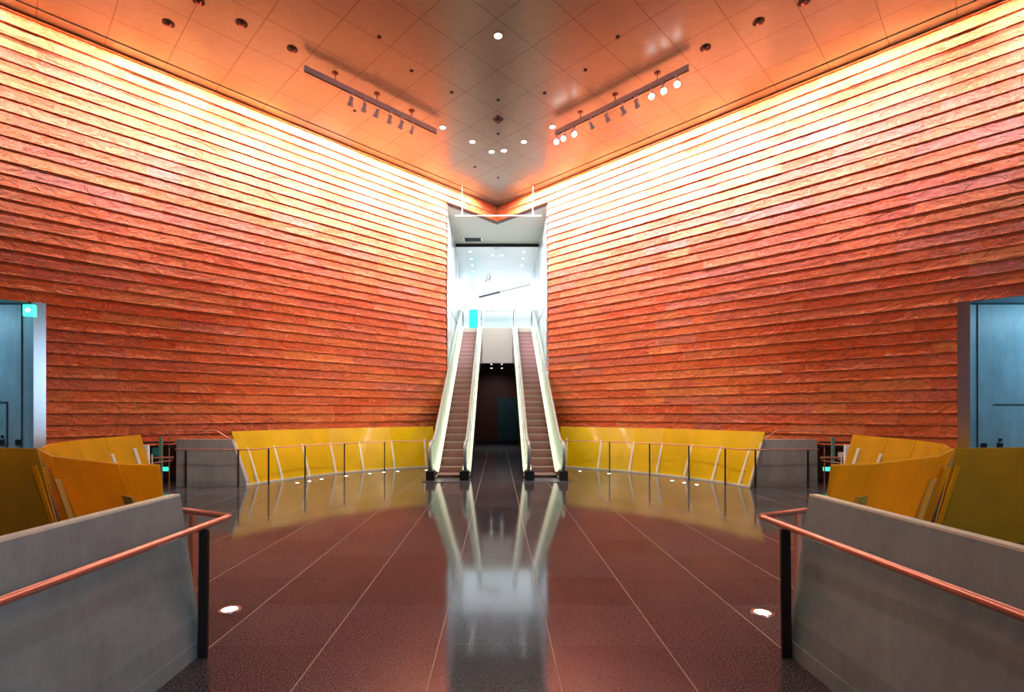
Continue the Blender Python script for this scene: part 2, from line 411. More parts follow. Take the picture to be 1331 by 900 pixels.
# stone walls
C0 = 1.38 - 5*0.233 - 0.233; CH = 0.2328
def stone_wall(s, m, name):
    bm = bmesh.new(); tones = []
    nx, ny = -SL/WN*s, -1/WN
    rnd = random.Random(11 if s < 0 else 23)
    k = 0; z = C0
    dx = 0.075
    while z < CEIL:
        z0 = max(z, 0); z1 = min(z+CH, CEIL); zc = (z0+z1)/2
        zm0, zm1 = z, z+CH
        x = 0.0 if zm1 > LINT+0.12 else HW
        xend = 14.4
        ranges = [(x, xend)]
        if zm1 < 3.80: ranges = [(x, DOORX[s]), (13.6, xend)]
        if zm0 < 0.90: ranges = [(x, 5.5), (13.6, xend)]
        for (xa, xb) in ranges:
            x = xa
            first = True
            while x < xb-1e-6:
                L = rnd.uniform(0.35, 1.5)
                if first: L *= rnd.uniform(0.3, 1); first = False
                x2 = min(x+L, xb)
                if xb-x2 < 0.2: x2 = xb
                tone = rnd.random()
                off = rnd.uniform(-0.004, 0.006); prj = rnd.uniform(0.034, 0.044); seed = rnd.uniform(0, 100)
                n = max(1, int((x2-x)/dx))
                cols = []
                for i in range(n+1):
                    xx = x + (x2-x)*i/n
                    t = xx*WN
                    col = []
                    lowz = z0 if z0 > z else z + 0.004*noise.noise((t*2.3, seed, 3.0))
                    if abs(z - LINT) < 0.2 and xa == 0.0: lowz = max(lowz, LINT)
                    for j, (fz, pr) in enumerate(((1.0, 0.0), (0.72, 0.28), (0.45, 0.55), (0.2, 0.80), (0.0, 1.0))):
                        zz = lowz + (z1-lowz)*fz
                        d = off + prj*pr
                        nn = noise.noise((t*1.7+seed, zz*6, seed)); n2 = noise.noise((t*7+seed, zz*14+t*4, seed*2))
                        d += 0.005*nn + 0.003*n2
                        d = max(d, 0.002) if j else 0.002 + max(0, off)
                        col.append(bm.verts.new((s*xx + nx*d, wall_y(xx)+ny*d, zz)))
                    col.append(bm.verts.new((s*xx - nx*0.03, wall_y(xx)-ny*0.03, lowz)))
                    cols.append(col)
                for A, B in zip(cols, cols[1:]):
                    for j in range(len(A)-1):
                        bm.faces.new((A[j], A[j+1], B[j+1], B[j])); tones.append(tone)
                for A in (cols[0], cols[-1]):   # end faces of the board
                    back = bm.verts.new((A[0].co.x-nx*0.03, A[0].co.y-ny*0.03, A[0].co.z))
                    bm.faces.new(A+[back]); tones.append(tone)
                x = x2
        z += CH; k += 1
    bmesh.ops.recalc_face_normals(bm, faces=bm.faces[:])
    me = bpy.data.meshes.new(name); bm.to_mesh(me); bm.free()
    a = me.attributes.new('tone', 'FLOAT', 'FACE')
    a.data.foreach_set('value', tones)
    me.materials.append(m)
    o = bpy.data.objects.new(name, me); COL.objects.link(o); tag(o, kind='structure')
    return o
stone_wall(-1, M['stone_l'], 'wall_left'); stone_wall(1, M['stone_r'], 'wall_right')
# backing of the stone (solid masonry behind the boards)
def plan_wall(name, m, pts, z0, z1, th=0.3, sgn=1):
    mb = MB()
    for (a, b_) in zip(pts, pts[1:]):
        a = Vector((*a,0)); b_ = Vector((*b_,0)); d = (b_-a).normalized(); n = Vector((-d.y, d.x, 0))*th*sgn
        q = [a, b_, b_+n, a+n]
        mb.hexa([(p.x,p.y,z0) for p in q], [(p.x,p.y,z1) for p in q])
    return tag(mb.build(name, m), kind='structure')
for s, nm in ((-1, 'left'), (1, 'right')):
    o = 0.012
    plan_wall('wall_%s_backing' % nm, M['maroon'], [(s*0, YC+o), (s*14.4, wall_y(14.4)+o)], LINT+.01, CEIL+.05, 0.3, s)
    plan_wall('wall_%s_core' % nm, M['maroon'], [(s*(HW+.01), wall_y(HW)+o), (s*5.5, wall_y(5.5)+o)], 0, LINT+.01, 0.28, s)
    plan_wall('wall_%s_upper_core' % nm, M['maroon'], [(s*5.5, wall_y(5.5)+o), (s*DOORX[s], wall_y(DOORX[s])+o)], 0.93, LINT+.01, 0.28, s)
    plan_wall('wall_%s_stairwell' % nm, M['maroon'], [(s*5.6, wall_y(5.6)+2.2), (s*10.2, wall_y(10.2)+2.2)], 0, 0.93, 0.2, s)
    plan_wall('trim_%s_stairwell' % nm, M['dark'], [(s*5.5, wall_y(5.5)+.30), (s*8.9, wall_y(8.9)+.30)], 0.90, 0.93, 1.5, s)
    plan_wall('wall_%s_head' % nm, M['maroon'], [(s*DOORX[s], wall_y(DOORX[s])+o), (s*14.4, wall_y(14.4)+o)], 3.72, LINT+.01, 0.28, s)
    # cove lip in front of the slot
    mb = MB(); nx, ny = -SL/WN*s, -1/WN
    a = Vector((nx*0.33, YC+ny*0.33-0.02, 0)); 
    if s < 0: a.x = -0.0 
    a = Vector((0.0, YC-0.33*WN, 0)); b_ = Vector((s*14.3, wall_y(14.3)-0.33*WN, 0))
    nn = Vector((nx, ny, 0))*0.012
    mb.hexa([a+Vector((0,0,CEIL-.018)), b_+Vector((0,0,CEIL-.018)), b_+nn+Vector((0,0,CEIL-.018)), a+nn+Vector((0,0,CEIL-.018))],
            [a+Vector((0,0,CEIL+.01)), b_+Vector((0,0,CEIL+.01)), b_+nn+Vector((0,0,CEIL+.01)), a+nn+Vector((0,0,CEIL+.01))])
    tag(mb.build('trim_%s_cove' % nm, M['ceiling']), kind='structure')
    # blue recess: frontal panelled wall, soffit, steel strip
    mb = MB(); mb.box(*sorted((s*8.78, s*15)), 9.44, 9.6, 0, 3.9); tag(mb.build('wall_%s_recess' % nm, M['blue']), kind='structure')
    mb = MB()
    q = [(s*8.75, 9.44), (s*8.75, 9.6), (s*15, 9.6), (s*15, wall_y(15)-.0), (s*14.4, wall_y(14.4)+.012)]
    mb.hexa([(x,y,3.715) for x,y in q], [(x,y,3.75) for x,y in q]); tag(mb.build('trim_%s_soffit' % nm, M['blue']), kind='structure')
    mb = MB()
    dxx = DOORX[s]; p0 = Vector((s*dxx, wall_y(dxx), 0)); p1 = Vector((s*(dxx+.125), wall_y(dxx+.125), 0)); n_ = Vector((nx, ny, 0))
    q = [p0+n_*0.05, p1+n_*0.04, p1-n_*0.05, p0-n_*0.05]
    mb.hexa([(p.x,p.y,0) for p in q], [(p.x,p.y,3.72) for p in q]); tag(mb.build('trim_%s_steel_jamb' % nm, M['steel']), kind='structure')
    # joints and sockets in the blue panelling
    mb = MB()
    xj = -9.10 if s < 0 else 9.21
    mb.box(xj-.006, xj+.006, 9.425, 9.445, 0, 3.7)
    mb.box(*sorted((s*8.9, s*14)), 9.425, 9.445, 3.69, 3.712)
    if s < 0:
        mb.box(-9.39, -9.375, 9.425, 9.445, 0, 1.82); mb.box(-11, -9.375, 9.425, 9.445, 1.815, 1.83)
    else:
        mb.box(9.52, 12, 9.425, 9.445, 1.77, 1.785)
    tag(mb.build('trim_%s_panel_joint' % nm, M['groove']), kind='structure')
    for (px, py, w_) in (((3,575,.045),(24,575,.045),(3.5,567.5,.02)) if s < 0 else ((1278,580,.05),(1299,580,.05),(1299.5,572,.025))):
        p = aty(px, py, 9.44); mb = MB(); mb.box(p.x-w_, p.x+w_, 9.415, 9.44, p.z-w_*1.1, p.z+w_*1.1)
        side = 'left' if s < 0 else 'right'
        pos = {3:'at the far left edge', 24:'nearest the stone wall', 3.5:'small one above its larger neighbour', 1278:'nearest the stone wall', 1299:'larger lower one of the outer pair', 1299.5:'small upper one of the outer pair'}[px]
        tag(mb.build('wall_socket', M['socket'], bevel=.004), 'dark socket in the %s blue panelling, %s' % (side, pos), 'socket')

# side and rear walls of the room (behind and beside the camera)
mb = MB(); mb.box(-15.2,-14.4,-7.2,9.6,0,CEIL); tag(mb.build('wall_side_left', M['plain']), kind='structure')
mb = MB(); mb.box(14.4,15.2,-7.2,9.6,0,CEIL); tag(mb.build('wall_side_right', M['plain']), kind='structure')
mb = MB(); mb.box(-15,15,-7.5,-7.2,0,CEIL); tag(mb.build('wall_rear', M['plain']), kind='structure')
mb = MB(); mb.box(0,9.0,-7.2,-7.1,1.0,5.4); tag(mb.build('rear_fill_panel_1', M['rear_fill_panel']), kind='structure')  # unseen glowing panel added to go with the rear fill light

# shaft
for s, nm in ((-1,'left'),(1,'right')):
    mb = MB(); x0, x1 = sorted((s*1.70, s*1.9)); 
    mb.box(x0, x1, 16.45, 24.2, 0, 8.6); tag(mb.build('wall_shaft_%s' % nm, M['white_gloss']), kind='structure')
    mb = MB(); mb.box(*sorted((s*1.655, s*1.70)), 16.24, 16.62, 0, LINT); tag(mb.build('trim_%s_shaft_jamb' % nm, M['steel']), kind='structure')
    mb = MB()
    for yj in (18.2, 20.2, 22.2): mb.box(*sorted((s*1.695, s*1.702)), yj-.006, yj+.006, 0, 8.5)
    mb.box(*sorted((s*1.694, s*1.702)), 16.7, 24.2, 5.36, 5.40)
    tag(mb.build('trim_%s_shaft_joint' % nm, M['groove']), kind='structure')
mb = MB()
q = [(0, YC+.25), (-1.9, YC-SL*1.9+.25), (-1.9, 20.2), (1.9, 20.2), (1.9, YC-SL*1.9+.25)]
mb.hexa([(x,y,LINT-.01) for x,y in q], [(x,y,LINT+.12) for x,y in q]); tag(mb.build('ceiling_shaft', M['cream']), kind='structure')
mb = MB(); mb.box(-1.9,1.9,20.2,24.2,8.45,8.6); tag(mb.build('ceiling_shaft_rear', M['white']), kind='structure')
mb = MB(); mb.box(-1.7,1.7,20.17,20.2,8.44,8.58); tag(mb.build('trim_shaft_step', M['dark']), kind='structure')
# hall on the upper floor
mb = MB(); mb.box(-7,7,22.05,36,5.25,5.40); tag(mb.build('floor_upper', M['white']), kind='structure')
mb = MB(); mb.box(-7,7,24.2,36,8.5,8.7); tag(mb.build('ceiling_upper', M['white']), kind='structure')
mb = MB(); mb.box(-7,7,35.8,36,5.4,8.5); mb.box(-7.2,-7,24,36,5.4,8.6); mb.box(7,7.2,24,36,5.4,8.6)
mb.box(-7,-1.9,24.0,24.2,5.4,8.6); mb.box(1.9,7,24.0,24.2,5.4,8.6)
tag(mb.build('wall_upper_hall', M['white']), kind='structure')
mb = MB(); mb.box(-1.7,1.7,21.98,22.10,3.86,5.42); tag(mb.build('wall_fascia', M['beige']), kind='structure')
mb = MB()
for x in (-.68,.68): mb.box(x-.008,x+.008,21.965,21.982,3.86,5.42)
tag(mb.build('trim_fascia_joint', M['groove']), kind='structure')
mb = MB(); mb.box(-1.7,1.7,22.1,29,3.88,3.95); tag(mb.build('ceiling_passage', M['dark']), kind='structure')
mb = MB(); mb.box(-1.9,1.9,29,29.2,0,3.95); mb.box(-1.9,-1.7,24.2,29,0,3.95); mb.box(1.7,1.9,24.2,29,0,3.95); tag(mb.build('wall_passage', M['maroon']), kind='structure')
mb = MB(); mb.box(0.02,1.3,28.9,29.0,0.0,2.55); tag(mb.build('door_1', M['teal']), kind='structure')

# ================================================================== ESCALATORS
Y0, Y1, TOPZ = 12.6, 21.95, 5.4
def zb(y):
    t = (y-Y0)/1.7316
    # soft knees
    k = 0.25
    a = max(t, 0) if abs(t) > k else (t+k)**2/(4*k)
    d = TOPZ-a
    if abs(d) < k: a = TOPZ-(d+k)**2/(4*k)
    return min(a, TOPZ)
def ylist(a, b, n): return [a+(b-a)*i/n for i in range(n+1)]
def escalator(s, side):
    cx = s*1.19
    r = empty('escalator', (cx, 11.7, 0))
    tag(r, 'escalator on the %s of the dark passage, lit cream balustrades and ribbed steps' % side, 'escalator', None)
    xi = cx - s*0.42; xo = cx + s*0.42       # handrail planes: towards the passage / towards the shaft wall
    # steps
    noses = [(12.2, 0.0), (12.42, 0.06)] + [(Y0+.346*k, .2*k) for k in range(1, 27)]
    mb = MB(); mb.box(cx-.55, cx+.55, 11.45, 11.98, 0.001, 0.012)
    cp = mb.build('landing_plate', M['step_plate'], r)
    mb = MB()
    for i in range(30):
        x = cx-.29+.58*i/29; mb.box(x-.005, x+.005, 11.98, 12.05, 0.004, 0.022)
    mb.build('comb', M['steel'], r)
    for i, (y, z) in enumerate(noses):
        y2 = noses[i+1][0] if i+1 < len(noses) else 22.1
        zp = noses[i-1][1] if i else -0.02
        mb = MB()
        # ribbed tread and curved riser in one casting
        rib = 15
        mb.box(cx-.30, cx+.30, y+.006, y2+.02, z-.03, z-.006)
        for j in range(rib):
            x = cx-.295+.59*j/(rib-1); mb.box(x-.009, x+.009, y+.004, y2+.015, z-.008, z)
        n = 4
        for j in range(n):
            t0, t1 = j/n, (j+1)/n
            c0 = 0.03*math.sin(t0*math.pi/2)**2; c1 = 0.03*math.sin(t1*math.pi/2)**2
            h = max(z-zp, .01)
            mb.quad((cx-.30, y+c0, z-h*t0), (cx+.30, y+c0, z-h*t0), (cx+.30, y+c1, z-h*t1), (cx-.30, y+c1, z-h*t1))
        st = mb.build('step', M['step'], r)
        mb = MB(); mb.box(cx-.30, cx+.30, y-.006, y+.016, z-.014, z+.002)
        mb.build('nosing', M['nosing'], st)
    for xh, o, lab in ((xi, -s, 'passage'), (xo, s, 'wall')):
        w_ = 0.035
        # lit panel with rounded lower end
        st = []
        ys = [11.99, 12.02, 12.08, 12.16] + ylist(12.3, 22.3, 60)
        def low(y):
            if y < 12.3: return zb(y)+0.20+0.40*(1-math.sqrt(max(0, 1-((12.3-y)/0.31)**2)))
            return zb(y)+0.14
        def high(y):
            if y < 12.3: return zb(y)+0.87-0.24*(1-math.sqrt(max(0, 1-((12.3-y)/0.31)**2)))
            return zb(y)+0.87
        for y in ys: st.append([(xh-w_,y,low(y)),(xh+w_,y,low(y)),(xh+w_*.6,y,high(y)),(xh-w_*.6,y,high(y))])
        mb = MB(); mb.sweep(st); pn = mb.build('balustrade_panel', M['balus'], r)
        # thin cover strips on both sides of the panel
        for q_, zz in ((1, .36), (-1, .36)):
            mb = MB(); pts = [(xh+q_*(w_*.86+.004), y, zb(y)+zz) for y in ylist(12.2, 22.3, 50)]
            mb.tube(pts, 0.006, 6); mb.build('cover_strip', M['steel'], pn)
        for k_ in range(1, 9):
            y = 12.5+1.2*k_; mb = MB(); mb.sweep([[(xh-w_-.004,y+a_,zb(y+a_)+.15),(xh+w_+.004,y+a_,zb(y+a_)+.15),(xh+w_*.6+.004,y+a_,zb(y+a_)+.86),(xh-w_*.6-.004,y+a_,zb(y+a_)+.86)] for a_ in (0,.02)])
            mb.build('panel_joint', M['steel'], pn)
        # deck over the truss, both sides of the panel, dark skirts
        a, b_ = (cx - o*0 + o*0.302), xh-o*w_
        ysd = ylist(11.95, 22.3, 60)
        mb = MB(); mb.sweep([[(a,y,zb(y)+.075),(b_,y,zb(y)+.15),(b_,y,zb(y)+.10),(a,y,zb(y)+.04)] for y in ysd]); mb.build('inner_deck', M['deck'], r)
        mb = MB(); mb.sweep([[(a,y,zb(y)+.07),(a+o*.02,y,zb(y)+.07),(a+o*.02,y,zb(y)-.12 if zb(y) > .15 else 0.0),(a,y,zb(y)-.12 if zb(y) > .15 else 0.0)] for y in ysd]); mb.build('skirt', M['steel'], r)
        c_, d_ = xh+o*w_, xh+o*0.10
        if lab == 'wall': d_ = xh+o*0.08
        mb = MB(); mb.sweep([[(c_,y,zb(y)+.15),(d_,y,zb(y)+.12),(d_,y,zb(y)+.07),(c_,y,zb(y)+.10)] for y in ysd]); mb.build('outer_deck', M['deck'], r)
        mb = MB(); mb.sweep([[(d_-o*.02,y,zb(y)+.08),(d_,y,zb(y)+.08),(d_,y,max(0,zb(y)-.75)),(d_-o*.02,y,max(0,zb(y)-.75))] for y in ylist(11.9, 22.0, 60)]); mb.build('side_cladding', M['cladding'], r)
        # black newel base
        mb = MB(); x0, x1 = sorted((a, d_)); mb.box(x0, x1, 11.68, 12.0, 0, 0.235)
        mb.hexa([(x0,12.0,.0),(x1,12.0,.0),(x1,12.7,.0),(x0,12.7,.0)], [(x0,12.0,.2),(x1,12.0,.2),(x1,12.7,.1),(x0,12.7,.1)])
        nb = mb.build('newel_base', M['dark'], r, bevel=.012)
        # clear glass newel ends
        mb = MB(); st = []
        for y in (11.78,11.80,11.84,11.90,11.98):
            hh = math.sqrt(max(0.0, .32**2-(12.1-y)**2)); st.append([(xh-.008,y,.58-hh),(xh+.008,y,.58-hh),(xh+.008,y,.58+hh),(xh-.008,y,.58+hh)])
        mb.sweep(st); mb.build('newel_glass', M['glass'], r)
        mb = MB(); mb.sweep([[(xh-.008,y,5.56),(xh+.008,y,5.56),(xh+.008,y,6.27-.34*(max(0,y-22.6)/.42)**2),(xh-.008,y,6.27-.34*(max(0,y-22.6)/.42)**2)] for y in ylist(22.31,22.98,10)]); mb.build('newel_glass', M['glass'], r)
        # handrail belt: lower return, run, upper return
        path = []
        for i in range(13):
            t = -math.pi/2 - math.pi*i/12
            path.append((12.08+.35*math.cos(t), .565+.35*math.sin(t)))
        path = [(12.4, .215)] + path
        for y in ylist(12.3, 22.5, 70): path.append((y, zb(y)+.915))
        for i in range(1, 13):
            t = math.pi/2 - math.pi*i/12
            path.append((22.7+.34*math.cos(t), 5.975+.34*math.sin(t)))
        mb = MB(); st = []
        P3 = [Vector((0, y, z)) for y, z in path]
        for i, p in enumerate(P3):
            d = (P3[min(i+1, len(P3)-1)]-P3[max(i-1, 0)]).normalized(); u = Vector((0, -d.z, d.y))
            if u.length < 1e-4: u = Vector((0,0,1))
            prof = [(-.038,-.012),(-.034,.010),(-.018,.020),(.018,.020),(.034,.010),(.038,-.012),(.02,-.02),(-.02,-.02)]
            st.append([(xh+a_, p.y+u.y*b2, p.z+u.z*b2) for a_, b2 in prof])
        mb.sweep(st); mb.build('handrail', M['rubber'], r, smooth=True)
    # truss soffit
    mb = MB(); mb.sweep([[(cx-.45,y,zb(y)-.70),(cx+.45,y,zb(y)-.70),(cx+.45,y,zb(y)-.75),(cx-.45,y,zb(y)-.75)] for y in ylist(14.2, 21.9, 10)]); mb.build('truss_soffit', M['cladding'], r)
    return r
M['step_plate'] = mat('ribbed_floor_plate', (0.25,0.26,0.28), 0.3, metal=0.8)
q = N(M['step_plate']); sp = q.n('ShaderNodeSeparateXYZ'); q.l(q.pos(), sp.inputs[0])
g = q.math('GREATER_THAN', q.math('FRACT', q.math('MULTIPLY', sp.outputs['X'], 28.0)), 0.55)
q.l(q.mix(g, (0.05,0.055,0.06), (0.38,0.40,0.42)), q.b.inputs['Base Color'])
M['nosing'] = mat('step_edge', (0.62,0.52,0.46), 0.35, metal=0.3)
M['deck'] = mat('cream_deck_added_glow', (0.80,0.78,0.62), 0.3, emis=(1.0,0.93,0.66), es=PANEL_GLOW*.8)  # deck is no lamp, emission added to make it look lit
M['cladding'] = mat('dark_steel_cladding', (0.03,0.03,0.035), 0.25, metal=0.8)
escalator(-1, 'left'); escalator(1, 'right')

# glass guard on the upper floor edge
r = empty('glass_guard', (0, 22.2, 5.4)); tag(r, 'clear glass guard with a thin rail between the escalator heads upstairs', 'guardrail')
mb = MB(); mb.box(-.62,.62,22.19,22.205,5.42,6.20); mb.build('glass_panel', M['glass'], r)
mb = MB(); mb.tube([(-.64,22.2,6.22),(.64,22.2,6.22)], .014, 8); mb.build('top_rail', M['steel'], r)
# cyan display
mb = MB(); mb.box(-1.72,-1.20,30,30.08,5.4,7.95); o = mb.build('display_panel', M['cyan_glow']); tag(o, 'glowing cyan upright panel seen above the left escalator', 'display')

# ================================================================== PANEL RING
RC = Vector((0, 9.3, 0))
def outv(p):
    d = Vector((p[0], p[1]-9.3, 0)); return d.normalized()
def plate(a, b_, h0, h1, lean0, lean1, th, m, parent, name='panel', hb=0.02, ta=None, tb=None):
    """leaning board from floor points a to b_, leaning outwards by lean at its top"""
    a = Vector((*a, 0)); b_ = Vector((*b_, 0))
    ta = Vector(ta) if ta else a + outv(a)*lean0 + Vector((0,0,h0)); tb = b_ + outv(b_)*lean1 + Vector((0,0,h1))
    n = (b_-a).cross(tb-b_).normalized()
    if n.dot(outv(a)) < 0: n = -n
    n *= th
    a0 = a+Vector((0,0,hb)); b0 = b_+Vector((0,0,hb))
    mb = MB(); mb.hexa([a0, b0, tb, ta], [a0+n, b0+n, tb+n, ta+n])
    return mb.build(name, m, parent, bevel=.003)
def fin(p, h, lean, m, parent, w_=.05, d=.05, inner=True, H=1.2, name='fin'):
    p = Vector((*p, 0)); o = outv(p); sg = -1 if inner else 1
    t = Vector((-o.y, o.x, 0))
    top = p + o*lean*h/H + Vector((0,0,h))
    off0 = o*(0.0 if not inner else -.004)
    base = [p+t*w_/2, p-t*w_/2, p-t*w_/2+o*sg*d, p+t*w_/2+o*sg*d]
    tp = [top+t*w_/2, top-t*w_/2, top-t*w_/2+o*sg*d*.55, top+t*w_/2+o*sg*d*.55]
    sh = o*(0.016 if not inner else -0.003)
    mb = MB(); mb.hexa([q+sh for q in base], [q+sh for q in tp]); return mb.build(name, m, parent, bevel=.003)

# yellow arcs beside the escalators
def pol(r, th): return (r*math.sin(th), 9.3+r*math.cos(th))
left_pts = [(-1.86,14.85),(-2.12,14.72),(-2.98,14.26),(-3.72,13.66),(-4.30,13.08),(-4.76,12.44),(-5.17,11.82),(-5.46,11.2),(-5.56,10.9)]
right_pts = [(1.84,14.85),(2.04,14.72),(2.90,14.1),(3.64,13.5),(4.20,12.92),(4.68,12.25),(5.09,11.6),(5.41,10.95),(5.49,10.67)]
for s, pts in ((-1, left_pts), (1, right_pts)):
    side = 'left' if s < 0 else 'right'
    r = empty('curved_partition', (pts[4][0], pts[4][1], 0))
    tag(r, 'curved yellow panel partition with cream fins, to the %s of the escalators' % side, 'partition')
    for a, b_ in zip(pts, pts[1:]): plate(a, b_, 1.2, 1.2, .38, .38, .02, M['yellow'], r)
    for p in pts[1:-1]: fin(p, 1.04, .38*1.04/1.2*1.15, M['fin'], r, .055, .06, H=1.04)
    fin(pts[-1], 0.97, .38*.97/1.2, M['fin'], r, .035, .05, H=.97, name='end_fin')
    mb = MB()
    for a, b_ in zip(pts, pts[1:]):
        a3 = Vector((*a,.02))-outv(a)*.03; b3 = Vector((*b_,.02))-outv(b_)*.03; mb.bar(a3, b3, .05, .04)
    mb.build('base_rail', M['fin'], r)

# near and far rows of the ring, outer part
for s in (-1, 1):
    side = 'left' if s < 0 else 'right'
    A,B,C_,D,E1,E2,E3 = [(-2.60,3.88),(-3.01,3.96),(-4.22,4.70),(-5.27,5.69),(-5.90,6.5),(-6.33,7.42),(-6.76,9.35)]
    def bt(p, k=.36):
        o = outv(p); return (-s*(p[0]-o.x*k), p[1]-o.y*k)
    r = empty('board_partition', (-s*-3.4 if False else s*3.4, 4.6, 0))
    tag(r, 'orange board partition standing behind the %s foreground parapet' % side, 'partition')
    ns = [bt(p) for p in (A,B,C_,D)]; ns[0] = (s*2.72, 4.20)
    for i, (a, b_) in enumerate(zip(ns, ns[1:])):
        d = Vector((b_[0]-a[0], b_[1]-a[1])); g = d.normalized()*.012
        plate((a[0]+g.x, a[1]+g.y), (b_[0]-g.x, b_[1]-g.y), 1.2, 1.2, .36, .36, .02, M['orange'], r, ta=((s*2.64, 3.88, 1.2) if i == 0 else None))
    fin(ns[1], .93, .36*.93/1.2, M['fin_olive'], r, .16, .05, inner=False, H=.93)
    fin(ns[2], .97, .36*.97/1.2, M['fin_olive'], r, .10, .09, inner=False, H=.97)
    m_ = ((ns[2][0]*.55+ns[3][0]*.45), (ns[2][1]*.55+ns[3][1]*.45)); fin(m_, 1.04, .36*1.04/1.2, M['orange'], r, .07, .12, inner=False, H=1.04)
    # olive wing
    w0 = Vector((s*5.30, 5.68, 0)); w1 = Vector((s*7.6, 6.10, 0))
    r2 = empty('board_partition', (s*6.4, 5.9, 0)); tag(r2, 'broad board panel toned olive for cool light at the far %s edge of the photo' % side, 'partition')
    mb = MB(); up = Vector((0,0,1.2)); ln = Vector((0,-.04,0)); th = Vector((0,.02,0))
    w0b = w0 + Vector((-s*.02,-.30,0)) ; w1b = w1 + Vector((0,-.30,0))
    w0b = w0+Vector((-s*.16,.16,0)); w1b = w1+Vector((0,.2,0))
    mb.hexa([w0b, w1b, w1b+th, w0b+th], [w0+up, w1+up, w1+up+th, w0+up+th]); mb.build('panel', M['olive'], r2, bevel=.003)
    mb = MB(); mb.hexa([w0b+Vector((-s*.005,-.01,0)), w0b+Vector((s*.05,-.01,0)), w0b+Vector((s*.05,.0,0)), w0b+Vector((-s*.005,.0,0))],
                       [w0+Vector((-s*.005,-.012,1.0)), w0+Vector((s*.05,-.012,1.0)), w0+Vector((s*.05,-.002,1.0)), w0+Vector((-s*.005,-.002,1.0))]); mb.build('edge_strip', M['orange'], r2)
    # far row
    r3 = empty('board_partition', (s*6.2, 7.6, 0)); tag(r3, 'row of orange board panels with cream fins further back on the %s' % side, 'partition')
    fs = [bt(p) for p in ((-5.34,5.80), E1, E2, (-6.52,8.2), E3)]
    for i, (a, b_) in enumerate(zip(fs, fs[1:])):
        d = Vector((b_[0]-a[0], b_[1]-a[1])); g = d.normalized()*(.012 if i < 3 else .004)
        plate((a[0]+g.x, a[1]+g.y), (b_[0]-g.x, b_[1]-g.y), 1.2, 1.2, .36, .36, .02, M['orange'], r3)
    fin(fs[2], .86, .36*.86/1.2, M['fin'], r3, .06, .05, H=.86); fin(fs[3], .93, .36*.93/1.2, M['fin'], r3, .07, .05, H=.93)
    fin((fs[3][0]*.35+fs[4][0]*.65, fs[3][1]*.35+fs[4][1]*.65), .97, .36*.97/1.2, M['fin'], r3, .08, .05, H=.97)
    # leaflet rack past the end of the row
    r4 = empty('leaflet_rack', (s*6.95, 9.75, 0)); tag(r4, 'white leaflet rack leaning past the end of the orange boards on the %s' % side, 'rack')
    c0 = Vector((s*6.80, 9.62, 0))
    mb = MB()
    for dxx in (-.05, .05):
        mb.bar(c0+Vector((s*dxx, 0.06, 0)), c0+Vector((s*(dxx+.07), .12, .8)), .02, .02)
    mb.build('stand', M['fin'], r4)
    mb = MB(); mb.hexa([c0+Vector((s*.0,-.02,.60)), c0+Vector((s*.14,-.02,.60)), c0+Vector((s*.14,.04,.60)), c0+Vector((s*.0,.04,.60))],
                       [c0+Vector((s*.05,.04,.98)), c0+Vector((s*.19,.04,.98)), c0+Vector((s*.19,.10,.98)), c0+Vector((s*.05,.10,.98))]); mb.build('tray', M['paper'], r4, bevel=.004)

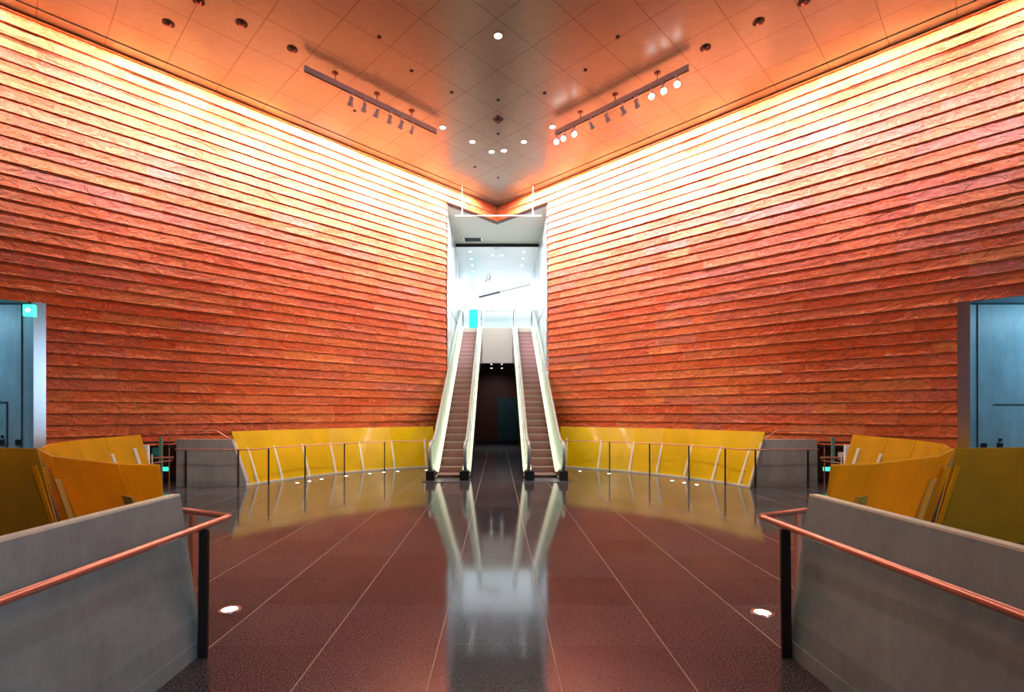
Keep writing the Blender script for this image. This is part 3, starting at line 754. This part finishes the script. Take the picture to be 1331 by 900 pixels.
# ================================================================== PARAPETS
def parapet(name, foot, top, thick, label, endkink=None):
    """foot/top: plan polylines (x,y) front face at floor and at the coping; goes back by thick vector"""
for s in (-1, 1):
    side = 'left' if s < 0 else 'right'
    # foreground parapet, leaning slightly, running towards the camera
    r = empty('parapet_wall', (s*2.0, 2.4, 0)); tag(r, 'grey concrete parapet wall in the %s foreground' % side, 'wall')
    def V(x, y, z): return Vector((s*x, y, z))
    yb = -0.6; ye = 3.25
    def prism(z0, x0, z1, x1, t0, t1, e0=0.0, e1=0.0):
        mb = MB(); mb.hexa([V(x0,ye+e0,z0),V(x0,yb,z0),V(x0+t0,yb,z0),V(x0+t0,ye+e0,z0)], [V(x1,ye+e1,z1),V(x1,yb,z1),V(x1+t1,yb,z1),V(x1+t1,ye+e1,z1)]); return mb
    prism(0.0,1.945, 0.11,1.945, .26,.26).build('plinth', M['concrete'], r, bevel=.004)
    mb = prism(0.112,1.95, 0.26,1.955, .24,.24); mb.build('lower_course', M['concrete'], r)
    mb = prism(0.26,1.955, 1.058,2.075, .24,.06); mb.build('body', M['concrete'], r)
    prism(1.058,2.075, 1.07,2.077, .06,.058).build('coping', M['coping'], r)
    # copper handrail in front of it
    r = empty('handrail', (s*1.92, 3.2, 0)); tag(r, 'copper handrail on dark posts along the %s foreground parapet' % side, 'handrail')
    zr = .862
    mb = MB(); path = [V(1.935,-.6,zr), V(1.935,1.9,zr), V(1.905,3.50,zr)]
    mb.tube(path, .021, 16); mb.tube([V(1.905,3.50,zr), V(1.915,3.54,zr), V(2.38,3.76,zr), V(2.56,3.74,zr)], .021, 16); mb.build('rail', M['copper'], r, smooth=True)
    for (x, y) in ((1.905, 3.23), (1.925, 1.62)):
        mb = MB(); mb.hexa([V(x-.022,y-.012,0),V(x+.040,y-.012,0),V(x+.040,y+.012,0),V(x-.022,y+.012,0)], [V(x-.030,y-.012,zr-.02),V(x+.030,y-.012,zr-.02),V(x+.030,y+.012,zr-.02),V(x-.030,y+.012,zr-.02)])
        mb.build('post', M['post'], r, bevel=.003)
    mb = MB(); mb.box(*sorted((s*2.26, s*2.29)), 3.68, 3.72, 0, zr-.015); mb.build('post', M['post2'] if 'post2' in M else M['copper'], r)
    # stair parapet further back
    k = 0.0 if s < 0 else .0
    r = empty('stair_parapet', (s*6.3, 10.9, 0)); tag(r, 'low pale grey parapet around the stair at the end of the yellow panels, %s side' % side, 'wall')
    f0 = [(5.53, 10.86), (6.86, 10.86), (7.12, 10.93)]
    t0 = [(5.86, 10.88), (6.86, 10.88), (7.12, 10.94)]
    def strip(fo, to, z0, z1, nm, m):
        mb = MB()
        for i in range(2):
            a, b_ = fo[i], fo[i+1]; c, d = to[i], to[i+1]; e_ = (.14, .05)[i]
            mb.hexa([V(a[0],a[1],z0),V(b_[0],b_[1],z0),V(b_[0]-.02,b_[1]+e_,z0),V(a[0],a[1]+e_,z0)], [V(c[0],c[1],z1),V(d[0],d[1],z1),V(d[0]-.02,d[1]+e_*.8,z1),V(c[0],c[1]+e_*.8,z1)])
        mb.build(nm, m, r)
    strip(f0, f0, 0, .10, 'plinth', M['concrete_pale']) if 'concrete_pale' in M else strip(f0, f0, 0, .10, 'plinth', M['concrete'])
    strip(f0, t0, .104, 1.03, 'body', M['concrete_pale'])
    # ring rail along the yellow panels and in front of the stair parapet
    r = empty('ring_railing', (s*4.3, 12.8, 0)); tag(r, 'thin copper railing on slim posts before the %s yellow panels' % side, 'railing')
    rp = [(1.80,14.30),(2.90,13.82),(3.62,13.28),(4.18,12.72),(4.66,12.12),(5.04,11.45),(5.33,10.72),(5.6,10.66),(6.75,10.68),(7.06,10.80)]
    # soften
    fine = []
    for i in range(len(rp)-1):
        p0 = Vector(rp[max(i-1,0)]); p1 = Vector(rp[i]); p2 = Vector(rp[i+1]); p3 = Vector(rp[min(i+2,len(rp)-1)])
        for j in range(5):
            t = j/5; fine.append(0.5*((2*p1)+(p2-p0)*t+(2*p0-5*p1+4*p2-p3)*t*t+(3*p1-p0-3*p2+p3)*t**3))
    fine.append(Vector(rp[-1]))
    mb = MB(); mb.tube([V(p.x, p.y, .82) for p in fine], .014, 10); mb.build('rail', M['copper_pale'] if 'copper_pale' in M else M['copper'], r, smooth=True)
    for (x, y) in ((3.12,13.66),(4.0,12.91),(4.70,12.06),(5.17,11.15),(5.6,10.665),(6.75,10.685)):
        mb = MB(); mb.box(*sorted((s*(x-.012), s*(x+.012))), y-.02, y+.02, 0, .81); mb.build('post', M['post'], r)
    # rails beyond the stair
    r = empty('stair_railing', (s*7.3, 12.0, 0)); tag(r, 'slim copper stair rail rising behind the %s grey stair parapet' % side, 'railing')
    mb = MB(); mb.tube([V(7.12,10.70,0),V(7.12,10.70,1.23),V(6.25,10.97,1.225),(V(5.95,11.05,1.0))], .014, 8); mb.build('rail', M['copper'], r, smooth=True)
    r = empty('gallery_railing', (s*8.2, 11.2, 0)); tag(r, 'dark metal gallery railing in the gap beside the %s stair parapet' % side, 'railing')
    mb = MB(); mb.tube([V(6.84,10.45,.99),V(7.62,10.35,.99)], .02, 8); mb.tube([V(6.84,10.45,.90),V(7.62,10.35,.90)], .014, 8); mb.build('rail', M['post'], r)
    mb = MB(); mb.box(*sorted((s*7.07-.03, s*7.07+.03)), 10.34, 10.38, 0, 1.10); mb.box(*sorted((s*7.58-.02, s*7.58+.02)), 10.33, 10.37, 0, .99); mb.build('post', M['green_steel'], r)
    mb = MB(); mb.tube([V(6.76,10.28,.68),V(7.30,10.24,.68)], .022, 8); mb.tube([V(6.80,10.32,.62),V(7.28,9.95,.55)], .014, 8); mb.build('lower_rail', M['copper'], r)
    px, py, w_ = (203, 587.5, .07) if s < 0 else (1096, 593, .11)
    p = aty(px, py, 10.30); mb = MB(); mb.box(p.x-w_,p.x+w_,10.28,10.30,p.z-.08,p.z+.08)
    o = mb.build('notice_board', M['teal_face'] if s < 0 else M['paper']); tag(o, 'small %s notice on the rail by the %s stair opening' % ('teal' if s < 0 else 'white', side), 'sign')
    p = aty(214 if s < 0 else 1076, 610, 11.35); mb = MB()
    mb.box(p.x-.10,p.x+.10,11.33,11.37,p.z-.045,p.z+.045)
    o = mb.build('stair_light', M['green_glow']); tag(o, 'small green light low in the gap beside the %s stair' % side, 'light')

# ================================================================== CEILING FITTINGS
def downlight_proto(nm, lamp, rad, ring_m):
    r = empty(nm, (0,0,0))
    mb = MB(); mb.lathe([(rad*1.25,0.0),(rad*1.25,-.012),(rad*1.0,-.016),(rad*.95,-.004),(rad*1.0,0.0)], 24, cap=False); mb.build('trim_ring', ring_m, r, smooth=True)
    mb = MB(); mb.lathe([(rad*.94,-.003),(rad*.80,-.008),(rad*.3,-.010)], 24); mb.build('lens', lamp, r)
    return r
ORD = ['first','second','third','fourth','fifth','sixth','seventh','eighth','ninth','tenth']
# lit ones
lit = downlight_proto('downlight', M['lamp'], .075, M['white'])
pts = [(575.5,165.5,'leftmost of the row of glowing ceiling downlights above the corner'),(614,184,'second from left in the row of glowing downlights above the corner'),(639,197,'left one of the two lowest glowing downlights above the corner'),
       (655,195.5,'starry right one of the two lowest glowing downlights above the corner'),(681,184,'second from right in the row of glowing downlights above the corner'),(718,164.5,'rightmost of the row of glowing downlights, beside the bright track'),(647.5,46,'lone bright ceiling downlight near the top of the photo')]
for i, (px, py, lab) in enumerate(pts):
    x, y = atz(px, py, CEIL); o = lit if i == 0 else copy_tree(lit)
    o.location = (x, y, CEIL); tag(o, lab, 'ceiling light', 'glowing ceiling downlights')
    k = 1.0
    spot('downlight_lamp', (x, y, CEIL-.03), (x*.9, y-.3, 0), P_DOWN*k, 80, .8, (1,.95,.88), .05)
off = downlight_proto('recessed_washer', M['dark'], .085, M['dark'])
mb = MB(); mb.tube([(-.03,.02,-.02),(.03,-.02,-.05)], .035, 12); mb.build('lamp_head', M['copper'], off)
pts = [(258,1),(219,30),(314,30),(380,63.6),(1045,2),(986,28),(917,62),(128,-20)]
labs = ['unlit recessed spotlight cut by the top edge above the left wall','unlit recessed spotlight nearest the left stone wall','unlit recessed spotlight in the middle of the left ceiling row','unlit recessed spotlight just above the left track end',
        'unlit recessed spotlight cut by the top edge above the right wall','unlit recessed spotlight in the middle of the right ceiling row','unlit recessed spotlight just above the right track end']
for i, (px, py) in enumerate(pts[:7]):
    x, y = atz(px, py, CEIL); o = off if i == 0 else copy_tree(off)
    o.location = (x, y, CEIL); o.rotation_euler.z = (0.8 if px < 640 else -0.8); tag(o, labs[i], 'ceiling light', 'unlit recessed ceiling spotlights')
# sprinkler heads and detectors
spr = empty('sprinkler_head', (0,0,0))
mb = MB(); mb.lathe([(.045,0),(.045,-.006),(.018,-.010),(.014,-.016),(.028,-.018),(.028,-.020)], 16); mb.build('body', M['dark'], spr)
tag(spr, 'x', 'sprinkler')
pts = [(587,120,'dark sprinkler dot left of the ceiling centre'),(708,121,'dark sprinkler dot right of the ceiling centre'),(647.5,130,'dark sprinkler dot just above the square detector'),(647.5,174,'reddish detector dot below the square detector'),(647.5,231,'dark dot on the ceiling nearest the room corner'),
       (617,217,'faint dot on the bluish ceiling left of the corner'),(535,92,'dark sprinkler dot above the left track'),(761,91,'dark sprinkler dot above the right track'),(803,48,'dark sprinkler dot high on the right ceiling'),(493,48,'dark sprinkler dot high on the left ceiling'),(461,144,'dark sprinkler dot just below the left track'),(809,149,'dark sprinkler dot just below the right track')]
for i, (px, py, lab) in enumerate(pts):
    x, y = atz(px, py, CEIL); o = spr if i == 0 else copy_tree(spr)
    o.location = (x, y, CEIL); tag(o, lab, 'sprinkler', 'sprinklers and detectors on the ceiling')
x, y = atz(647.5, 155, CEIL); r = empty('smoke_detector', (x, y, CEIL)); tag(r, 'dark diamond shaped detector on the ceiling centre line', 'detector')
mb = MB(); mb.hexa([(x,y-.17,CEIL-.03),(x+.12,y,CEIL-.03),(x,y+.17,CEIL-.03),(x-.12,y,CEIL-.03)], [(x,y-.19,CEIL),(x+.14,y,CEIL),(x,y+.19,CEIL),(x-.14,y,CEIL)]); mb.build('plate', M['dark'], r)
mb = MB(); mb.lathe([(.05,0),(.045,-.03),(.02,-.04)], 16, (x,y,CEIL-.03)); mb.build('sensor', M['maroon'], r)

# light tracks
def spot_head(lm):
    r = empty('spotlight', (0,0,0))
    mb = MB(); mb.box(-.04,.04,-.03,.03,-.03,0); mb.build('adapter', M['track'], r)
    mb = MB(); mb.tube([(0,0,-.03),(0,0,-.10)], .01, 8); mb.tube([(-.05,0,-.10),(.05,0,-.10)], .012, 8); mb.build('yoke', M['track'], r)
    mb = MB(); d = Vector((0, .75, -.66)); u = Vector((1,0,0)); v = d.cross(u)
    st = []
    for t, rr in ((-.07,.025),(-.06,.04),(0,.045),(.03,.05),(.07,.062),(.10,.068)):
        c = Vector((0,0,-.15))+d*t; st.append([c+(u*math.cos(a)+v*math.sin(a))*rr for a in [2*math.pi*i/20 for i in range(20)]])
    mb.sweep(st); mb.build('lamp_housing', M['track'], r, smooth=True)
    mb = MB(); st = []
    for t, rr in ((.098,.060),(.104,.058)):
        c = Vector((0,0,-.15))+d*t; st.append([c+(u*math.cos(a)+v*math.sin(a))*rr for a in [2*math.pi*i/20 for i in range(20)]])
    mb.sweep(st); mb.build('lens', lm, r)
    return r
headL = spot_head(M['lamp_cool']); headD = spot_head(M['track'])
usedL = usedD = False
for s in (-1, 1):
    side = 'left' if s < 0 else 'right'
    zt = 8.97
    a = Vector((-4.07, 10.41, zt)); b_ = Vector((-1.57, 12.75, zt))
    if s > 0: a.x *= -1; b_.x = 1.52; b_.y = 12.82; a.x = 4.05; a.y = 10.38
    r = empty('light_track', (a+b_)/2); tag(r, ('pale pink ceiling track with six unlit spotlights above the left wall' if s < 0 else 'ceiling track with bright spotlights above the right wall'), 'light track')
    mb = MB(); mb.bar(a-Vector((0,0,.06)), b_-Vector((0,0,.06)), .05, .12); mb.build('beam', M['track'], r, bevel=.004)
    mb = MB(); mb.bar(a-Vector((0,0,.128)), b_-Vector((0,0,.128)), .03, .014); mb.build('conductor', M['dark'], r)
    for t in (.20, .50, .78):
        p = a.lerp(b_, t); mb = MB(); mb.tube([p, Vector((p.x,p.y,CEIL-.012))], .008, 8)
        ro = mb.build('hanger_rod', M['post'], r); mb = MB(); mb.lathe([(.07,CEIL),(.07,CEIL-.01),(.02,CEIL-.022)], 20, (p.x,p.y,0)); mb.build('canopy', M['maroon'], ro)
    if s < 0: hs = [(t, False) for t in (.31,.405,.50,.60,.695,.785)]
    else: hs = [(.07,True),(.165,True),(.235,True),(.345,False),(.445,False),(.565,False),(.69,False),(.84,True),(.92,True),(.985,True)]
    for i, (t, on) in enumerate(hs):
        p = a.lerp(b_, t)
        if on: o = headL if not usedL else copy_tree(headL); usedL = True
        else: o = headD if not usedD else copy_tree(headD); usedD = True
        o.location = (p.x, p.y, zt-.136)
        if s < 0: o.rotation_euler.z = math.radians(38+random.uniform(-8,8)); lab = 'unlit spotlight hanging from the left track, %s from its left end' % ORD[i]
        else:
            o.rotation_euler.z = math.radians((-42 if not on else -110)+random.uniform(-10,10)) if not on else math.radians(random.uniform(150,200))
            lab = '%s spotlight on the right track, %s from its right end' % ('brightly lit' if on else 'unlit', ORD[i])
        tag(o, lab, 'spotlight', 'spotlights on the %s track' % side)
        
# suspended bar before the opening
r = empty('hanging_bar', (0, 16.2, 8.25)); tag(r, 'thin white bar hung on two rods across the top of the escalator opening', 'bar')
mb = MB(); mb.tube([aty(591.6,280.6,16.15), aty(703.5,280.6,16.15)], .018, 8); mb.build('bar', M['fin'], r)
for px in (600.7, 692.5):
    p = aty(px, 280.6, 16.15); mb = MB(); mb.tube([p, (p.x,p.y,CEIL)], .014, 8); mb.build('rod', M['fin'], r)
# shaft ceiling fittings
r = empty('air_grille', (*atz(614.5,311.5,LINT-.01), LINT-.01)); tag(r, 'grey slotted air grille in the cream soffit over the left escalator', 'vent')
gx, gy = atz(614.5, 311.5, LINT-.01)
mb = MB(); mb.box(gx-.36,gx+.36,gy-.20,gy+.20,LINT-.022,LINT-.01); mb.build('frame', M['steel'], r)
mb = MB()
for i in range(9): mb.box(gx-.33,gx+.33,gy-.18+.04*i,gy-.165+.04*i,LINT-.032,LINT-.02)
mb.build('louvre', M['dark'], r)
sd = downlight_proto('shaft_downlight', M['lamp_cool'], .055, M['white']); used = False
def c5(x, y): return 560+x/4.74, 230+y/4.74
for col, xs in (('left row', [(243,460),(250,505),(257,546),(262,583)]), ('right row', [(574,460),(567,503),(560,545),(553,583)]), ('left middle column', [(380,483),(380,583)]), ('right middle column', [(437,483),(435,583)])):
    for i, (x, y) in enumerate(xs):
        px, py = c5(x, y); X, Y = atz(px, py, 8.45); o = sd if not used else copy_tree(sd); used = True
        o.location = (X, Y, 8.45); tag(o, 'small shaft downlight, %s, %s from front' % (col, ORD[i]), 'ceiling light', 'small downlights in the shaft ceiling')
X, Y = atz(*c5(408,443), 8.45); mb = MB(); mb.lathe([(.10,0),(.09,-.03),(.04,-.045)], 20, (X,Y,8.45)); tag(mb.build('smoke_detector', M['white']), 'white round detector at the front of the shaft ceiling', 'detector')
# passage downlights
for i, (px, py) in enumerate(((638.7,473.2),(652.2,473.2),(639,478.6),(652,478.6))):
    X, Y = atz(px, py, 3.88); o = copy_tree(sd); o.location = (X, Y, 3.88)
    tag(o, 'tiny downlight in the dark passage ceiling, %s' % ['front left','front right','rear left','rear right'][i], 'ceiling light', 'tiny downlights in the passage')
    if i > 1: spot('passage_fill_lamp', (X, 26.3, 3.86), (X*.5, 29, 1.6), 26, 90, 1, (1,.95,.95), .03)  # lamp added beyond the rear downlights to bring out the end wall
    if i < 2: spot('passage_lamp', (X, Y, 3.85), (X, Y, 0), 60, 80, .6, WARM, .03)
# upper hall track
p0 = Vector((*atz(623.3,386.5,8.3), 8.3)); p1 = Vector((*atz(688.7,370,8.3), 8.3)); pm = p0.lerp(p1, .42)
r = empty('light_track', p0); tag(r, 'slanting dark light track on the ceiling of the bright upper hall', 'light track')
mb = MB(); mb.bar(p0, pm, .09, .09); mb.build('housing', M['post'], r)
mb = MB(); mb.bar(pm, p1, .02, .03); mb.build('conductor', M['post'], r)
mb = MB(); mb.tube([p0, (p0.x,p0.y,8.5)], .01, 6); mb.tube([p1, (p1.x,p1.y,8.5)], .01, 6); mb.build('hanger_rod', M['post'], r)
for i, (x, y) in enumerate(((210,690),(270,668),(345,640),(365,632))):
    px, py = c5(x, y); X, Y = atz(px, py, 8.3); o = copy_tree(headD); o.location = (X, Y, 8.5); o.rotation_euler.z = 0.6
    tag(o, 'pale spotlight on the upper hall ceiling, %s from the left' % ORD[i], 'spotlight', 'spotlights in the upper hall')

# ================================================================== FLOOR UPLIGHTS
up = empty('floor_uplight', (0,0,0))
mb = MB(); mb.lathe([(.088,0.0),(.086,.005),(.062,.007),(.060,.004)], 28, cap=False); mb.build('trim_ring', M['steel_warm'] if 'steel_warm' in M else M['steel'], up, smooth=True)
mb = MB(); mb.lathe([(.061,.002),(.055,.0055),(.02,.006)], 28); mb.build('lens', M['lamp'], up)
lp = [(298.5,793,'floor uplight in the left foreground granite'),(991,797,'floor uplight in the right foreground granite')]
nl = [(386.5,627),(402,624.5),(418,622),(450,618),(481,614.7),(498.7,613),(517,612),(554,610.2)]
nr = [(753.8,611.5),(791.7,614.5),(873.6,624),(889.5,626.5),(905.6,629.3)]
lp += [(x,y,'floor uplight at the foot of the left yellow panels, %s from the left' % ORD[i]) for i,(x,y) in enumerate(nl)]
lp += [(x,y,'floor uplight at the foot of the right yellow panels, %s from the escalator' % ORD[i]) for i,(x,y) in enumerate(nr)]
for i, (px, py, lab) in enumerate(lp):
    X, Y = fl(px, py+1.5 if i > 1 else py); o = up if i == 0 else copy_tree(up); o.location = (X, Y, 0); tag(o, lab, 'floor light', 'round uplights in the floor')
    if i > 1:
        ov = outv((X, Y)); spot('uplight_lamp', (X, Y, .03), (X+ov.x*.45, Y+ov.y*.45, 1.0), P_UP, 80, .8, (1,.9,.6), .03)
        o.scale = (.7,.7,1)

# exit sign in the left recess
p = aty(36.5, 403.5, 9.25); r = empty('exit_sign', (p.x, 9.3, p.z)); tag(r, 'glowing green exit sign at the top of the left blue recess', 'sign')
mb = MB(); mb.box(p.x-.095,p.x+.095,9.24,9.32,p.z-.11,p.z+.11); mb.build('box', M['green_glow'], r, bevel=.006)
mb = MB()   # white arrow and running figure mark, small
mb.hexa([(p.x-.05,9.236,p.z),(p.x+.01,9.236,p.z-.05),(p.x+.01,9.24,p.z-.05),(p.x-.05,9.24,p.z)], [(p.x-.05,9.236,p.z+.004),(p.x+.01,9.236,p.z+.05),(p.x+.01,9.24,p.z+.05),(p.x-.05,9.24,p.z+.004)])
mb.box(p.x+.01,p.x+.05,9.236,9.24,p.z-.02,p.z+.02); mb.build('arrow', M['white_glow'], r)
mb = MB(); mb.box(p.x-.01,p.x+.01,9.26,9.30,p.z+.11,3.72); mb.build('bracket', M['dark'], r)
